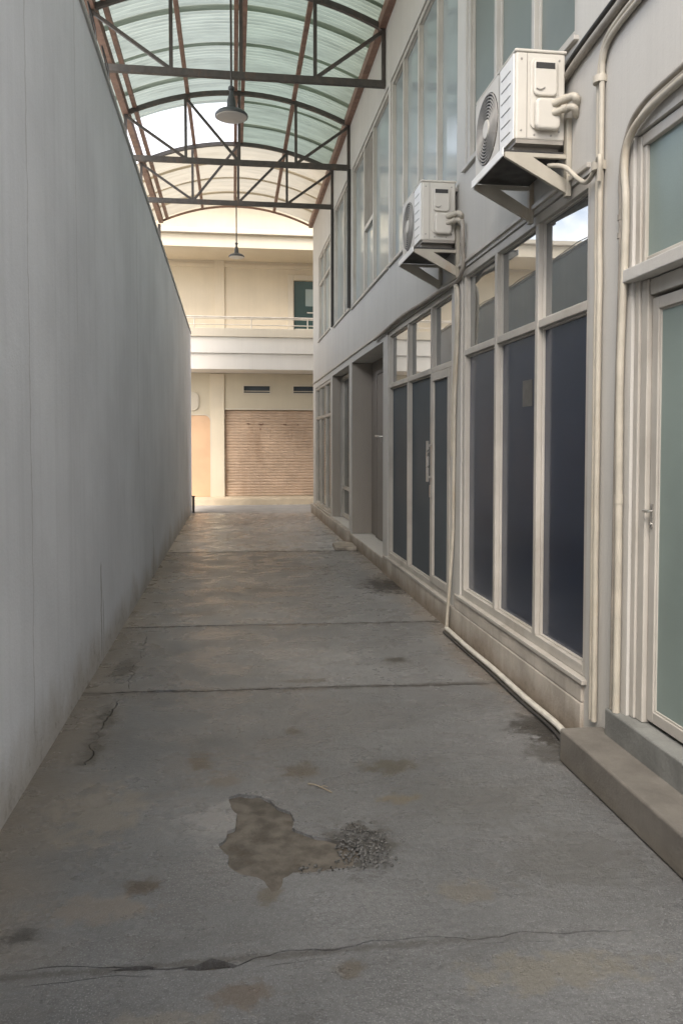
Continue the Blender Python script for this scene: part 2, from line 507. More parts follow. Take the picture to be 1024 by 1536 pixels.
def holed_wall(mb, x0, x1, ya, yb, za, zb, holes):
    """a wall slab between planes x0 and x1 with rectangular openings (y0,y1,z0,z1), reveals included"""
    ys = sorted({ya, yb, *[h[0] for h in holes], *[h[1] for h in holes]})
    zs = sorted({za, zb, *[h[2] for h in holes], *[h[3] for h in holes]})
    ys = [y for y in ys if ya - 1e-6 <= y <= yb + 1e-6]
    zs = [z for z in zs if za - 1e-6 <= z <= zb + 1e-6]
    def solid(i, j):
        if i < 0 or j < 0 or i >= len(ys) - 1 or j >= len(zs) - 1:
            return False
        cy = (ys[i] + ys[i + 1]) / 2; cz = (zs[j] + zs[j + 1]) / 2
        return not any(h[0] < cy < h[1] and h[2] < cz < h[3] for h in holes)
    idx = {}
    vs = []; fs = []
    def V(x, y, z):
        k = (round(x, 5), round(y, 5), round(z, 5))
        if k not in idx:
            idx[k] = len(vs); vs.append(k)
        return idx[k]
    for i in range(len(ys) - 1):
        for j in range(len(zs) - 1):
            if not solid(i, j):
                continue
            y0, y1, z0, z1 = ys[i], ys[i + 1], zs[j], zs[j + 1]
            fs.append((V(x0, y0, z0), V(x0, y0, z1), V(x0, y1, z1), V(x0, y1, z0)))
            fs.append((V(x1, y0, z0), V(x1, y1, z0), V(x1, y1, z1), V(x1, y0, z1)))
            if not solid(i - 1, j): fs.append((V(x0, y0, z0), V(x1, y0, z0), V(x1, y0, z1), V(x0, y0, z1)))
            if not solid(i + 1, j): fs.append((V(x0, y1, z0), V(x0, y1, z1), V(x1, y1, z1), V(x1, y1, z0)))
            if not solid(i, j - 1): fs.append((V(x0, y0, z0), V(x0, y1, z0), V(x1, y1, z0), V(x1, y0, z0)))
            if not solid(i, j + 1): fs.append((V(x0, y0, z1), V(x1, y0, z1), V(x1, y1, z1), V(x0, y1, z1)))
    mb.add(vs, fs)

# ------------------------------------------------------------------ ground
def irregular(pts, amp, step=.02, seed=0):
    out = []
    for i in range(len(pts)):
        a = Vector(pts[i]).to_2d(); b = Vector(pts[(i + 1) % len(pts)]).to_2d()
        k = max(1, int((b - a).length / step))
        for j in range(k):
            p = a.lerp(b, j / k)
            q = Vector((p.x * 22 + seed, p.y * 22, seed * 1.7))
            out.append((p.x + amp * mnoise.noise(q), p.y + amp * mnoise.noise(q + Vector((31, 7, 3)))))
    return out

def crack(pts, w0, w1, jag, seed, step=.03):
    """a ragged slot along a polyline: width runs between w0 and w1"""
    line = []
    for i in range(len(pts) - 1):
        a = Vector(pts[i]); b = Vector(pts[i + 1])
        k = max(1, int((b - a).length / step))
        for j in range(k):
            line.append(a.lerp(b, j / k))
    line.append(Vector(pts[-1]))
    A = []; B = []
    n = len(line)
    for i, p in enumerate(line):
        d = (line[min(i + 1, n - 1)] - line[max(i - 1, 0)]).normalized()
        q = Vector((-d.y, d.x))
        s = Vector((p.x * 9 + seed, p.y * 9, seed))
        off = jag * mnoise.noise(s * 1.0) + jag * .5 * mnoise.noise(s * 3.1)
        t = .5 + .5 * mnoise.noise(Vector((p.x * 3.3 + seed * 2, p.y * 3.3, 5.0)))
        w = w0 + (w1 - w0) * t * t
        if i == 0 or i == n - 1:
            w = w0 * .4
        A.append(p + q * (off + w / 2 + .002 * mnoise.noise(s * 7)))
        B.append(p + q * (off - w / 2 + .002 * mnoise.noise(s * 7 + Vector((9, 9, 9)))))
    return [tuple(p) for p in A] + [tuple(p) for p in reversed(B)]

patch = [(-0.027, 3.368), (0.021, 3.394), (0.091, 3.371), (0.145, 3.319), (0.177, 3.24), (0.224, 3.204), (0.232, 3.127),
         (0.219, 3.062), (0.267, 3.012), (0.343, 2.96), (0.40, 2.93), (0.44, 2.88), (0.449, 2.80), (0.40, 2.745), (0.353, 2.738), (0.27, 2.731), (0.2, 2.732),
         (0.163, 2.702), (0.143, 2.634), (0.114, 2.63), (0.096, 2.694), (0.072, 2.727), (0.02, 2.748), (-0.019, 2.797),
         (-0.029, 2.825), (-0.02, 2.88), (-0.051, 2.923), (-0.067, 2.974), (-0.033, 3.011), (-0.028, 3.073), (-0.002, 3.086),
         (0.006, 3.203), (-0.019, 3.279)]
holes = [irregular(patch, .010, .022, 3)]
holes.append(crack([(-.62, 2.33), (-.385, 2.299), (-.282, 2.294), (-.196, 2.268), (-.102, 2.27), (-.069, 2.292), (-.008, 2.263), (.129, 2.306), (.287, 2.303), (.41, 2.319), (.574, 2.316), (.734, 2.291), (.905, 2.298), (1.22, 2.27)], .003, .013, .018, 11))
holes.append(crack([(-.60, 2.25), (-.47, 2.252), (-.33, 2.262), (-.22, 2.245)], .002, .006, .006, 12))
holes.append(crack([(.02, 2.24), (.3, 2.262), (.6, 2.27), (.95, 2.25)], .0015, .004, .006, 13))
holes.append(crack([(-.80, 4.885), (-.609, 4.90), (-.207, 4.855), (.113, 4.852), (.604, 4.839), (1.18, 4.789), (1.578, 4.763)], .012, .040, .014, 14))
holes.append(crack([(-.893, 6.623), (-.278, 6.612), (.543, 6.599), (1.66, 6.516)], .022, .034, .005, 15))
holes.append(crack([(-.89, 11.142), (-.007, 11.088), (1.5, 11.014)], .035, .07, .012, 16))
holes.append(crack([(-.70, 6.50), (-.661, 6.089), (-.648, 5.708), (-.673, 5.458), (-.652, 5.149), (-.63, 4.95)], .002, .010, .035, 17))
holes.append(crack([(-.655, 4.78), (-.68, 4.522), (-.70, 4.313), (-.694, 4.03), (-.674, 3.80)], .003, .016, .05, 18))
holes.append(crack([(1.30, 6.42), (1.45, 6.30), (1.62, 6.28)], .003, .009, .012, 19))
holes.append(crack([(1.50, 13.6), (1.62, 12.6), (1.58, 11.9)], .006, .03, .03, 20))

holes.append(irregular([(-.15, 2.258), (-.10, 2.285), (-.07, 2.302), (-.03, 2.284), (.01, 2.256), (-.06, 2.248)], .006, .02, 5))
holes.append(irregular([(-.36, 2.285), (-.27, 2.300), (-.22, 2.284), (-.27, 2.276)], .004, .02, 6))
holes.append(irregular([(-.56, 4.90), (-.40, 4.915), (-.33, 4.885), (-.42, 4.872)], .01, .03, 8))
# slot under the slab: the bed, seen through the breaks
bed = MB()
bx, by = 90, 700
vs = []; fs = []
for j in range(by + 1):
    for i in range(bx + 1):
        x = -.9 + 2.65 * i / bx; y = 1.6 + 15.7 * j / by
        deep = -.012 if (2.5 < y < 3.6) else -.027
        near = deep + .006 * mnoise.noise(Vector((x * 9, y * 9, 0))) + .004 * mnoise.noise(Vector((x * 24, y * 24, 4)))
        vs.append((x, y, near))
for j in range(by):
    for i in range(bx):
        a = j * (bx + 1) + i
        fs.append((a, a + 1, a + bx + 2, a + bx + 1))
bed.add(vs, fs)
tag(bed.build('alley_bed', M['bed'], smooth=True), kind='structure')

FX0, FX1, FY0, FY1 = -.97, 2.12, -7.0, 17.35
outer = [(FX0, FY0), (FX1, FY0), (FX1, FY1), (FX0, FY1)]
pts2 = [Vector(p) for p in outer]
edges = [(0, 1), (1, 2), (2, 3), (3, 0)]
faces_in = [(0, 1, 2, 3)]
loops = []
for h in holes:
    o0 = len(pts2)
    pts2 += [Vector(p) for p in h]
    n = len(h)
    edges += [(o0 + i, o0 + (i + 1) % n) for i in range(n)]
    loops.append(h)
vo, eo, fo, _, _, _ = delaunay_2d_cdt(pts2, edges, [], 1, 1e-5)
def inside(p, poly):
    c = False
    n = len(poly)
    for i in range(n):
        x1, y1 = poly[i]; x2, y2 = poly[(i + 1) % n]
        if (y1 > p[1]) != (y2 > p[1]) and p[0] < (x2 - x1) * (p[1] - y1) / (y2 - y1) + x1:
            c = not c
    return c
boxes = [(min(p[0] for p in h), max(p[0] for p in h), min(p[1] for p in h), max(p[1] for p in h)) for h in loops]
keep = []
for f in fo:
    cx = sum(vo[i].x for i in f) / len(f); cy = sum(vo[i].y for i in f) / len(f)
    hit = False
    for b, h in zip(boxes, loops):
        if b[0] <= cx <= b[1] and b[2] <= cy <= b[3] and inside((cx, cy), h):
            hit = True; break
    if not hit:
        keep.append(tuple(f))
sl = MB()
sl.add([(v.x, v.y, 0) for v in vo], keep)
cnt = {}
for f in keep:
    for i in range(len(f)):
        e = (f[i], f[(i + 1) % len(f)])
        cnt[tuple(sorted(e))] = cnt.get(tuple(sorted(e)), 0) + 1
for e, k in cnt.items():
    if k == 1:
        a = vo[e[0]]; b = vo[e[1]]
        sl.add([(a.x, a.y, 0), (b.x, b.y, 0), (b.x, b.y, -.03), (a.x, a.y, -.03)], [(0, 1, 2, 3)])
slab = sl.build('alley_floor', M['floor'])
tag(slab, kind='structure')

g = MB(); g.add([(-500, -500, -.034), (500, -500, -.034), (500, 500, -.034), (-500, 500, -.034)], [(0, 1, 2, 3)])
tag(g.build('ground', M['street']), kind='structure')
g = MB(); g.box(-14, 16, 17.385, 19.66, -.2, -.006)
tag(g.build('road', M['street']), kind='structure')
g = MB()
prof = [(19.60, -.1), (19.60, .10), (19.61, .135), (19.645, .155), (20.3, .165), (20.3, -.1)]
g.prism(prof, 'x', -8, 14)
tag(g.build('pavement', M['pave'], smooth=True), kind='structure')

# loose bits
grv = MB()
rg = random.Random(5)
for k in range(520):
    a = rg.uniform(0, 2 * math.pi); r = rg.random() ** .6
    x = .468 + .095 * r * math.cos(a) + rg.gauss(0, .012); y = 2.90 + .15 * r * math.sin(a) + rg.gauss(0, .02)
    if k > 440:
        x = rg.uniform(.22, .58); y = rg.uniform(2.72, 2.80)
    s = rg.uniform(.003, .0075)
    z = s * .5 if not inside((x, y), patch) else -.009 + s * .5
    vs = []
    for d in ((1, 0, 0), (-1, 0, 0), (0, 1, 0), (0, -1, 0), (0, 0, 1), (0, 0, -1)):
        q = Vector(d) * s * rg.uniform(.7, 1.3)
        vs.append((x + q.x, y + q.y, z + q.z * .8))
    grv.add(vs, [(0, 2, 4), (2, 1, 4), (1, 3, 4), (3, 0, 4), (2, 0, 5), (1, 2, 5), (3, 1, 5), (0, 3, 5)])
tag(grv.build('gravel', M['gravel']), 'patch of fine dark gravel beside the broken hollow in the floor', 'gravel', kind='stuff')

tw = MB()
tw.tube(spline([(.318, 3.448, .004), (.345, 3.425, .009), (.366, 3.407, .006), (.39, 3.38, .004), (.412, 3.348, .003)], 4), .0028, 6)
tw.tube([(.366, 3.407, .006), (.385, 3.41, .008), (.40, 3.405, .004)], .0018, 6)
tag(tw.build('twig', M['twig'], smooth=True, loc=(.366, 3.407, 0)), 'thin dry twig lying on the concrete behind the broken hollow', 'twig')

st = MB()
st.prism(irregular([(1.40, 11.05), (1.70, 10.98), (1.72, 11.55), (1.62, 11.68), (1.42, 11.5)], .012, .05, 2), 'z', .001, .05)
tag(st.build('stone_slab', M['stone'], bevel=.006, loc=(1.56, 11.3, 0)), 'loose broken concrete slab lying by the entrance plinth', 'slab')

# ------------------------------------------------------------------ boundary wall
WT = lambda y: 4.27 - .0228 * y
bw = MB()
ys = [-7 + (24.72) * i / 60 for i in range(61)]
vs = []
for y in ys:
    w = .004 * mnoise.noise(Vector((0, y * .7, 3)))
    vs += [(-.90 + w, y, -.2), (-.90 + w * .5, y, WT(y)), (-1.08, y, WT(y)), (-1.08, y, -.2)]
fs = []
for i in range(60):
    for k in range(4):
        a = i * 4 + k; b = i * 4 + (k + 1) % 4
        fs.append((a, b, b + 4, a + 4))
fs += [(0, 1, 2, 3), tuple(240 + k for k in (3, 2, 1, 0))]
bw.add(vs, fs)
wall = bw.build('boundary_wall', M['wall_l'])
tag(wall, 'tall plain grey plastered wall along the side of the alley, stained at its foot', 'wall')
cp = MB()
for i in range(60):
    pass
vs = []
for y in (-7.0, 17.74):
    t = WT(y)
    vs += [(-.885, y, t + .002), (-.885, y, t + .04), (-1.10, y, t + .055), (-1.10, y, t + .002)]
cp.add(vs, [(0, 1, 2, 3), (7, 6, 5, 4)] + [(k, (k + 1) % 4, (k + 1) % 4 + 4, k + 4) for k in range(4)])
cp.build('coping', M['coping'], wall)

cb = MB()
pts = []
for i in range(0, 60):
    y = 5 + 12.5 * i / 59
    sag = .03 * abs(math.sin(y * 1.55))
    pts.append((-.93, y, WT(y) + .10 - sag))
cb.tube(pts, .006, 6)
for y0 in (5.9, 6.5):
    cb.tube(spline([(-.93, y0, WT(y0) + .09), (-.95, y0 + .05, WT(y0) + .3), (-.98, y0 - .06, WT(y0) + .42), (-.95, y0 + .1, WT(y0) + .22), (-.93, y0 + .18, WT(y0) + .09)], 6), .005, 6)
tag(cb.build('cable', M['cable'], smooth=True, loc=(-.93, 5, WT(5))), 'thin black cable with loose loops running along the top of the grey wall', 'cable')

pp = MB()
pp.box(-.885, -.835, 17.56, 17.61, -.034, .34); pp.box(-.895, -.825, 17.55, 17.62, .34, .36)
tag(pp.build('short_post', M['truss'], bevel=.004, loc=(-.86, 17.58, 0)), 'short dark steel post standing at the far end of the grey wall', 'post')

# ------------------------------------------------------------------ shop building (right)
X = 1.73
bld = empty('shop_building', (X, 4.0, 0))
tag(bld, 'two-storey putty grey building with rows of aluminium framed windows along the alley', 'building')
XB = 2.10
ops = dict(
    bay3=(3.75, 5.98, .32, 2.82), bay2=(6.25, 8.92, .21, 2.75), rec=(9.20, 11.70, .16, 2.68), rec2=(11.95, 14.05, .20, 2.68),
    bay1=(14.25, 16.92, .22, 2.66), door=(1.30, 3.33, 0.0, 2.83),
    up1=(14.33, 16.25, 3.56, 5.24), up2=(11.86, 13.72, 3.50, 5.50), upb=(8.90, 11.66, 3.47, 5.47), upc=(6.12, 8.80, 3.47, 5.47),
    upd=(3.93, 5.90, 3.55, 5.47), upe=(.9, 3.0, 3.9, 5.47))
w = MB()
holed_wall(w, X, XB, -7, 17.40, -.2, 6.9, list(ops.values()))
w.box(XB, 7.0, 17.14, 17.40, -.2, 6.9)
w.box(XB, 7.0, -7, -6.7, -.2, 6.9)
w.box(6.8, 7.0, -6.7, 17.14, -.2, 6.9)
w.box(XB, 6.8, -6.7, 17.14, 6.6, 6.8)
w.build('wall', M['wall_r'], bld)
# plinth
p = MB(); p.box(X - .018, X + .2, 3.76, 9.14, -.05, .20); p.build('plinth', M['plinth'], bld, bevel=.008)
p = MB(); p.box(X - .016, X + .2, 3.76, 6.10, .203, .315); p.build('plinth', M['plinth'], bld, bevel=.006)
p = MB(); p.box(X - .012, X + .2, 9.15, 11.84, -.05, .158); p.build('threshold', M['plinth'], bld, bevel=.008)
p = MB(); p.box(X - .06, X + .2, 11.86, 17.36, -.05, .19); p.build('plinth', M['plinth'], bld, bevel=.01)
# drip edge above the ground floor and sill line below the upper windows
p = MB(); p.box(X - .022, X + .02, 6.04, 17.36, 2.775, 2.80); p.build('drip_edge', M['alu'], bld, bevel=.003)
p = MB(); p.box(X - .018, X + .02, 3.76, 6.02, 2.845, 2.87); p.build('drip_edge', M['alu'], bld, bevel=.003)

def frame(mb, y0, y1, z0, z1, w=.05, x0=X + .012, x1=X + .085, mull=(), trans=(), mw=.045):
    mb.box(x0, x1, y0, y0 + w, z0, z1)
    mb.box(x0, x1, y1 - w, y1, z0, z1)
    mb.box(x0, x1, y0 + w, y1 - w, z0, z0 + w)
    mb.box(x0, x1, y0 + w, y1 - w, z1 - w, z1)
    for m_ in mull:
        mb.box(x0 - .003, x1 + .003, m_ - mw / 2, m_ + mw / 2, z0 + w, z1 - w)
    ys_ = [y0 + w] + sorted(mull) + [y1 - w]
    for t_ in trans:
        for i in range(len(ys_) - 1):
            a = ys_[i] + (mw / 2 if i else 0); b = ys_[i + 1] - (mw / 2 if i < len(ys_) - 2 else 0)
            mb.box(x0, x1, a, b, t_ - mw / 2, t_ + mw / 2)
    return mb

def bead(mb, y0, y1, z0, z1, x0=X + .03, d=.025, w=.014):
    """thin glazing bead inside one pane opening"""
    mb.box(x0, x0 + d, y0, y0 + w, z0, z1); mb.box(x0, x0 + d, y1 - w, y1, z0, z1)
    mb.box(x0, x0 + d, y0 + w, y1 - w, z0, z0 + w); mb.box(x0, x0 + d, y0 + w, y1 - w, z1 - w, z1)

def window(y0, y1, z0, z1, mull=(), trans=(), panes=('navy',), label=None, w=.05, mw=.045, xo=0.0, sill=True, beads=True, name='window'):
    fr = MB()
    frame(fr, y0 + .004, y1 - .004, z0 + .004, z1 - .004, w, X + .012 + xo, X + .085 + xo, mull, trans, mw)
    if beads:
        ys_ = [y0 + w] + sorted(mull) + [y1 - w]
        zs_ = [z0 + w] + sorted(trans) + [z1 - w]
        for i in range(len(ys_) - 1):
            for j in range(len(zs_) - 1):
                a = ys_[i] + (mw / 2 if i else 0); b = ys_[i + 1] - (mw / 2 if i < len(ys_) - 2 else 0)
                c = zs_[j] + (mw / 2 if j else 0); d = zs_[j + 1] - (mw / 2 if j < len(zs_) - 2 else 0)
                bead(fr, a, b, c, d, X + .036 + xo)
    o = fr.build(name, M['alu'], bld, bevel=.004)
    if label: o['label'] = label
    zz = [z0 + .02] + sorted(trans) + [z1 - .02]
    for j in range(len(zz) - 1):
        pm = MB(); pm.box(X + .052 + xo, X + .060 + xo, y0 + .02, y1 - .02, zz[j], zz[j + 1])
        pm.build('pane' if j == 0 else 'transom_pane', M[panes[min(j, len(panes) - 1)]], o)
    if sill:
        sm = MB(); sm.box(X - .026, X + .05, y0 - .02, y1 + .02, z0 - .022, z0 + .003); sm.build('sill', M['alu'], o, bevel=.004)
    return o

# ground floor
b3 = window(*ops['bay3'], (4.47, 5.20), (2.185,), ('navy', 'mirror'), 'large window of dark navy panes with clear transoms', w=.055)
s = MB(); s.box(X + .049, X + .0515, 4.63, 4.79, 1.725, 1.885); s.build('sticker', M['sticker'], b3)
# bay 2: two fixed lights and a glazed door under transoms
y0, y1, z0, z1 = ops['bay2']
fr = MB()
frame(fr, y0 + .004, y1 - .004, z0 + .004, z1 - .004, .05, X + .012, X + .085, (6.96, 7.92), (2.14,), .045)
for a, b in ((6.30, 6.9375), (6.9825, 7.8975), (7.9425, 8.87)):
    bead(fr, a, b, 2.1625, 2.70, X + .036)
    if a > 6.5: bead(fr, a, b, .26, 2.1175, X + .036)
b2 = fr.build('window', M['alu'], bld, bevel=.004)
b2['label'] = 'shop front of slate grey panes beside a glazed door'
pm = MB(); pm.box(X + .052, X + .060, 6.97, y1 - .02, z0 + .02, 2.14); pm.build('pane', M['slate'], b2)
pm = MB(); pm.box(X + .052, X + .060, y0 + .02, y1 - .02, 2.14, z1 - .02); pm.build('transom_pane', M['mirror'], b2)
sm = MB(); sm.box(X - .026, X + .05, y0 - .02, y1 + .02, z0 - .022, z0 + .003); sm.build('sill', M['alu'], b2, bevel=.004)
dm = MB()
frame(dm, 6.306, 6.932, .265, 2.112, .07, X + .0, X + .05)
d2 = dm.build('door', M['alu'], bld, bevel=.004)
d2['label'] = 'narrow aluminium door with a slate grey pane'
pm = MB(); pm.box(X + .022, X + .030, 6.35, 6.89, .31, 2.07); pm.build('pane', M['slate'], d2)
hm = MB(); hm.bar((X - .035, 6.895, 1.16), (X - .035, 6.895, 1.52), .022, .022); hm.box(X - .035, X + .0, 6.885, 6.905, 1.19, 1.21); hm.box(X - .035, X + .0, 6.885, 6.905, 1.47, 1.49); hm.box(X - .012, X - .0005, 6.872, 6.918, 1.02, 1.13)
hm.build('handle', M['handle'], d2, bevel=.003)
# entrance recess: solid taupe door at the back
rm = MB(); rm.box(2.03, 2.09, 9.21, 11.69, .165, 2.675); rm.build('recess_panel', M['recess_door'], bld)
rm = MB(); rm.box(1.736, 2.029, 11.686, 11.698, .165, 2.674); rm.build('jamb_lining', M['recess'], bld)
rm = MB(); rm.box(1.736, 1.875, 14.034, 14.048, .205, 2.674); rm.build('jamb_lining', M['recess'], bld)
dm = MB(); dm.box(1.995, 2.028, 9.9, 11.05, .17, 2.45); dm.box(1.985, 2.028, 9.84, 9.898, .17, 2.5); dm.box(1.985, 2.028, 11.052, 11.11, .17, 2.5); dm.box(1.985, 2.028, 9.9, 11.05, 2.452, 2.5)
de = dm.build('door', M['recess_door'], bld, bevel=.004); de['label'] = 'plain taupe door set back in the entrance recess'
hm = MB(); hm.box(X + .03, X + .05, 9.196, 9.2, 1.50, 1.62)
hm.tube([(X + .02, 9.215, 1.575), (X - .04, 9.225, 1.578)], .014, 10)
hm.tube(spline([(X - .04, 9.225, 1.578), (X - .05, 9.30, 1.583), (X - .05, 9.40, 1.585)], 4), .013, 10)
hm.tube([(X - .01, 9.215, 1.57), (X - .012, 9.22, 1.515)], .006, 8)
hm.build('handle', M['handle'], bld, smooth=True)
# second recess with a set-back window
window(12.1, 14.02, .215, 2.66, (13.0,), (.72,), ('greyglass', 'greyglass'), 'narrow set-back window with a low rail', xo=.16, w=.05, sill=False)
window(*ops['bay1'], (15.15, 16.1), (2.02,), ('greyglass', 'greyglass'), 'small paned window at the far end')
# upper floor
window(*ops['up1'], (15.38,), (4.68,), ('upglass', 'upglass'), 'small two-light upper window near the far corner')
window(*ops['up2'], (12.62,), (), ('upglass',), 'tall two-light upper window')
ub = window(*ops['upb'], (9.95, 10.66), (), ('upglass',), 'tall upper window with a dark louvre in its middle light')
lv = MB()
for k in range(9):
    y = 10.01 + k * .075
    lv.box(X + .022, X + .05, y, y + .028, 4.40, 5.40)
lo = lv.build('louvre', M['alu_dark'], ub)
lv = MB(); lv.box(X + .046, X + .0505, 9.98, 10.64, 4.38, 5.415); lv.build('backing', M['black'], ub)
lv = MB(); lv.box(X + .012, X + .06, 9.975, 10.635, 4.31, 4.375); lv.build('rail', M['alu'], ub, bevel=.004)
window(*ops['upc'], (6.79, 7.50, 8.17), (), ('upglass',), 'tall four-light upper window of reflecting glass')
window(*ops['upd'], (4.57, 5.25), (), ('frost',), 'tall three-light upper window of frosted grey glass', w=.06)
window(*ops['upe'], (1.9,), (), ('frost',), 'two-light upper window of frosted glass')
# near door set in
fr = MB()
fr.box(X + .012, X + .15, 3.288, 3.326, .285, 2.822)
fr.box(X + .022, X + .15, 3.232, 3.286, .285, 2.20)
fr.box(X + .015, X + .15, 1.31, 3.286, 2.775, 2.822)
fr.box(X + .022, X + .15, 3.262, 3.2855, 2.262, 2.773)
fr.box(X + .03, X + .15, 1.31, 3.260, 2.262, 2.300)
fr.box(X + .03, X + .15, 1.31, 3.230, 2.13, 2.198)
fr.box(X + .055, X + .15, 1.31, 1.36, .285, 2.128)
nd = fr.build('door_frame', M['alu'], bld, bevel=.004)
pm = MB(); pm.box(X + .038, X + .046, 1.32, 3.27, 2.29, 2.78); pm.build('transom_pane', M['mint'], nd)
lm = MB(); lm.box(X - .035, X + .16, 1.25, 3.36, 2.203, 2.258)
lm.build('lintel_ledge', M['wall_r'], bld, bevel=.004)
dm = MB(); frame(dm, 2.12, 3.224, .30, 2.115, .05, X + .040, X + .09)
bead(dm, 2.17, 3.174, .35, 2.065, X + .048, .02, .008)
dl = dm.build('door', M['alu'], bld, bevel=.004); dl['label'] = 'aluminium door with a frosted green pane'
pm = MB(); pm.box(X + .054, X + .062, 2.16, 3.18, .34, 2.08); pm.build('pane', M['mint'], dl)
hm = MB(); hm.tube([(X + .048, 3.198, 1.21), (X + .0, 3.198, 1.21)], .006, 10); hm.tube([(X + .0, 3.205, 1.213), (X - .0, 3.165, 1.214)], .006, 10); hm.box(X + .034, X + .0395, 3.19, 3.208, 1.14, 1.24); hm.tube([(X + .036, 3.199, 1.155), (X + .026, 3.199, 1.155)], .007, 10)
hm.build('handle', M['handle'], dl, smooth=True)
pm = MB(); pm.box(X + .16, X + .17, 1.31, 3.32, .01, 2.81); pm.build('door_backing', M['black'], bld)
dm = MB(); frame(dm, 1.37, 2.11, .30, 2.115, .062, X + .048, X + .10)
dl2 = dm.build('door', M['alu'], bld, bevel=.004)
pm = MB(); pm.box(X + .074, X + .082, 1.42, 2.07, .34, 2.08); pm.build('pane', M['mint'], dl2)

# steps before the near door
sp = empty('entrance_steps', (1.62, 3.5, 0))
tag(sp, 'two worn concrete steps in front of the frosted green glass door', 'steps')
s = MB(); s.prism([(1.515, 3.55), (1.728, 3.55), (1.728, 3.325), (1.84, 3.325), (1.84, 1.31), (1.728, 1.31), (1.728, 1.0), (1.515, 1.0)], 'z', .001, .16)
s.build('step', M['step'], sp, bevel=.012, seg=3)
s = MB(); s.box(1.688, 1.885, 1.312, 3.45, .15, .283); s.build('step', M['step_up'], sp, bevel=.010, seg=3)

# ------------------------------------------------------------------ pipes on the right wall
def pipe(name, label, paths, r, mat, loc, cat='pipe', group=None, rings=()):
    mb = MB()
    for pts_ in paths:
        mb.tube(pts_, r, 12)
    for (c, a, rr, rw) in rings:
        c = Vector(c); a = Vector(a)
        mb.tube([c - a * rw, c + a * rw], rr, 14)
    o = mb.build(name, mat, smooth=True, loc=loc)
    tag(o, label, cat, group)
    return o
G = 'cream pipes and cables on the shop wall'
ax = X - .020
def wob_line(x, y, za, zb, n, amp, seed):
    return [(x, y + amp * mnoise.noise(Vector((seed, i * .6, 0))), za + (zb - za) * i / n) for i in range(n + 1)]
pA = [wob_line(ax, 3.605, .162, 3.22, 16, .010, 1) + spline([(ax, 3.60, 3.27), (ax, 3.56, 3.33), (ax, 3.46, 3.36), (ax, 3.2, 3.38), (ax, 2.6, 3.40), (ax, .5, 3.42)], 5),
      wob_line(ax + .003, 3.640, .162, 3.20, 16, .010, 1) + spline([(ax + .003, 3.635, 3.25), (ax, 3.58, 3.345), (ax, 3.46, 3.385), (ax, 3.2, 3.405), (ax, 2.6, 3.425), (ax, .5, 3.445)], 5)]
pipe('conduit', 'pair of cream pipes rising from the lower step beside the dark navy window', pA, .0135, M['pipe'], (ax, 3.62, .16), 'pipe', G,
     [((ax, 3.622, 3.20), (0, 0, 1), .034, .016), ((ax, 3.622, 2.80), (0, 0, 1), .036, .02)])
pB = [spline([(ax - .004, 3.375, .284), (ax - .004, 3.372, 1.0), (ax - .004, 3.38, 1.8), (ax - .004, 3.352, 2.3), (ax - .006, 3.345, 2.55), (ax - .006, 3.36, 2.70), (ax - .006, 3.33, 2.81), (ax - .004, 3.2, 2.872), (ax, 2.9, 2.895), (ax, 2.2, 2.90), (ax, 1.0, 2.91)], 8)]
pipe('conduit', 'cream pipe beside the green glass door that curves over its top window', pB, .0165, M['pipe'], (ax, 3.37, .3), 'pipe', G,
     [((ax - .004, 3.374, 1.25), (0, 0, 1), .0185, .02)])
pB2 = [spline([(ax - .002, 3.418, .284), (ax - .002, 3.412, 1.2), (ax - .002, 3.405, 1.8), (ax - .002, 3.39, 2.3), (ax - .003, 3.393, 2.55), (ax - .003, 3.398, 2.66), (ax - .003, 3.37, 2.80), (ax - .001, 3.25, 2.915), (ax + .002, 2.9, 2.945), (ax, 2.2, 2.95), (ax, 1.0, 2.96)], 8)]
pipe('conduit', 'thin grey pipe clipped between the two cream pipes beside the green glass door', pB2, .012, M['pipe_g'], (ax, 3.41, .3), 'pipe', G,
     [((ax - .002, 3.393, 2.50), (0, 0, 1), .016, .012), ((ax - .002, 3.393, 2.42), (0, 0, 1), .016, .012)])
pC = [spline([(ax + .004, 4.05, 3.38), (ax, 3.9, 3.405), (ax, 3.65, 3.43), (ax, 3.3, 3.455), (ax, 2.7, 3.475), (ax, .5, 3.50)], 6)]
pipe('cable', 'grey sheathed cable running along the wall from behind the nearer air conditioner', pC, .020, M['pipe_g'], (ax, 3.9, 3.40), 'cable', G)
pD = [spline([(ax + .006, 4.05, 3.435), (ax, 3.9, 3.46), (ax, 3.65, 3.485), (ax, 3.3, 3.51), (ax, 2.7, 3.53), (ax, .5, 3.55)], 6)]
pipe('cable', 'dark cable running just above the grey one behind the nearer air conditioner', pD, .012, M['cable'], (ax, 3.9, 3.45), 'cable', G)
pE = [spline([(1.62, 4.02, 2.935), (1.67, 3.93, 2.90), (1.70, 3.83, 2.81), (1.70, 3.74, 2.765), (1.695, 3.66, 2.775), (1.69, 3.585, 2.83), (1.685, 3.56, 2.80), (1.69, 3.58, 2.72)], 8)]
pipe('drain_hose', 'thin cream hose sagging from under the nearer air conditioner to the twin pipes', pE, .012, M['pipe'], (1.7, 3.8, 2.8), 'hose', G)
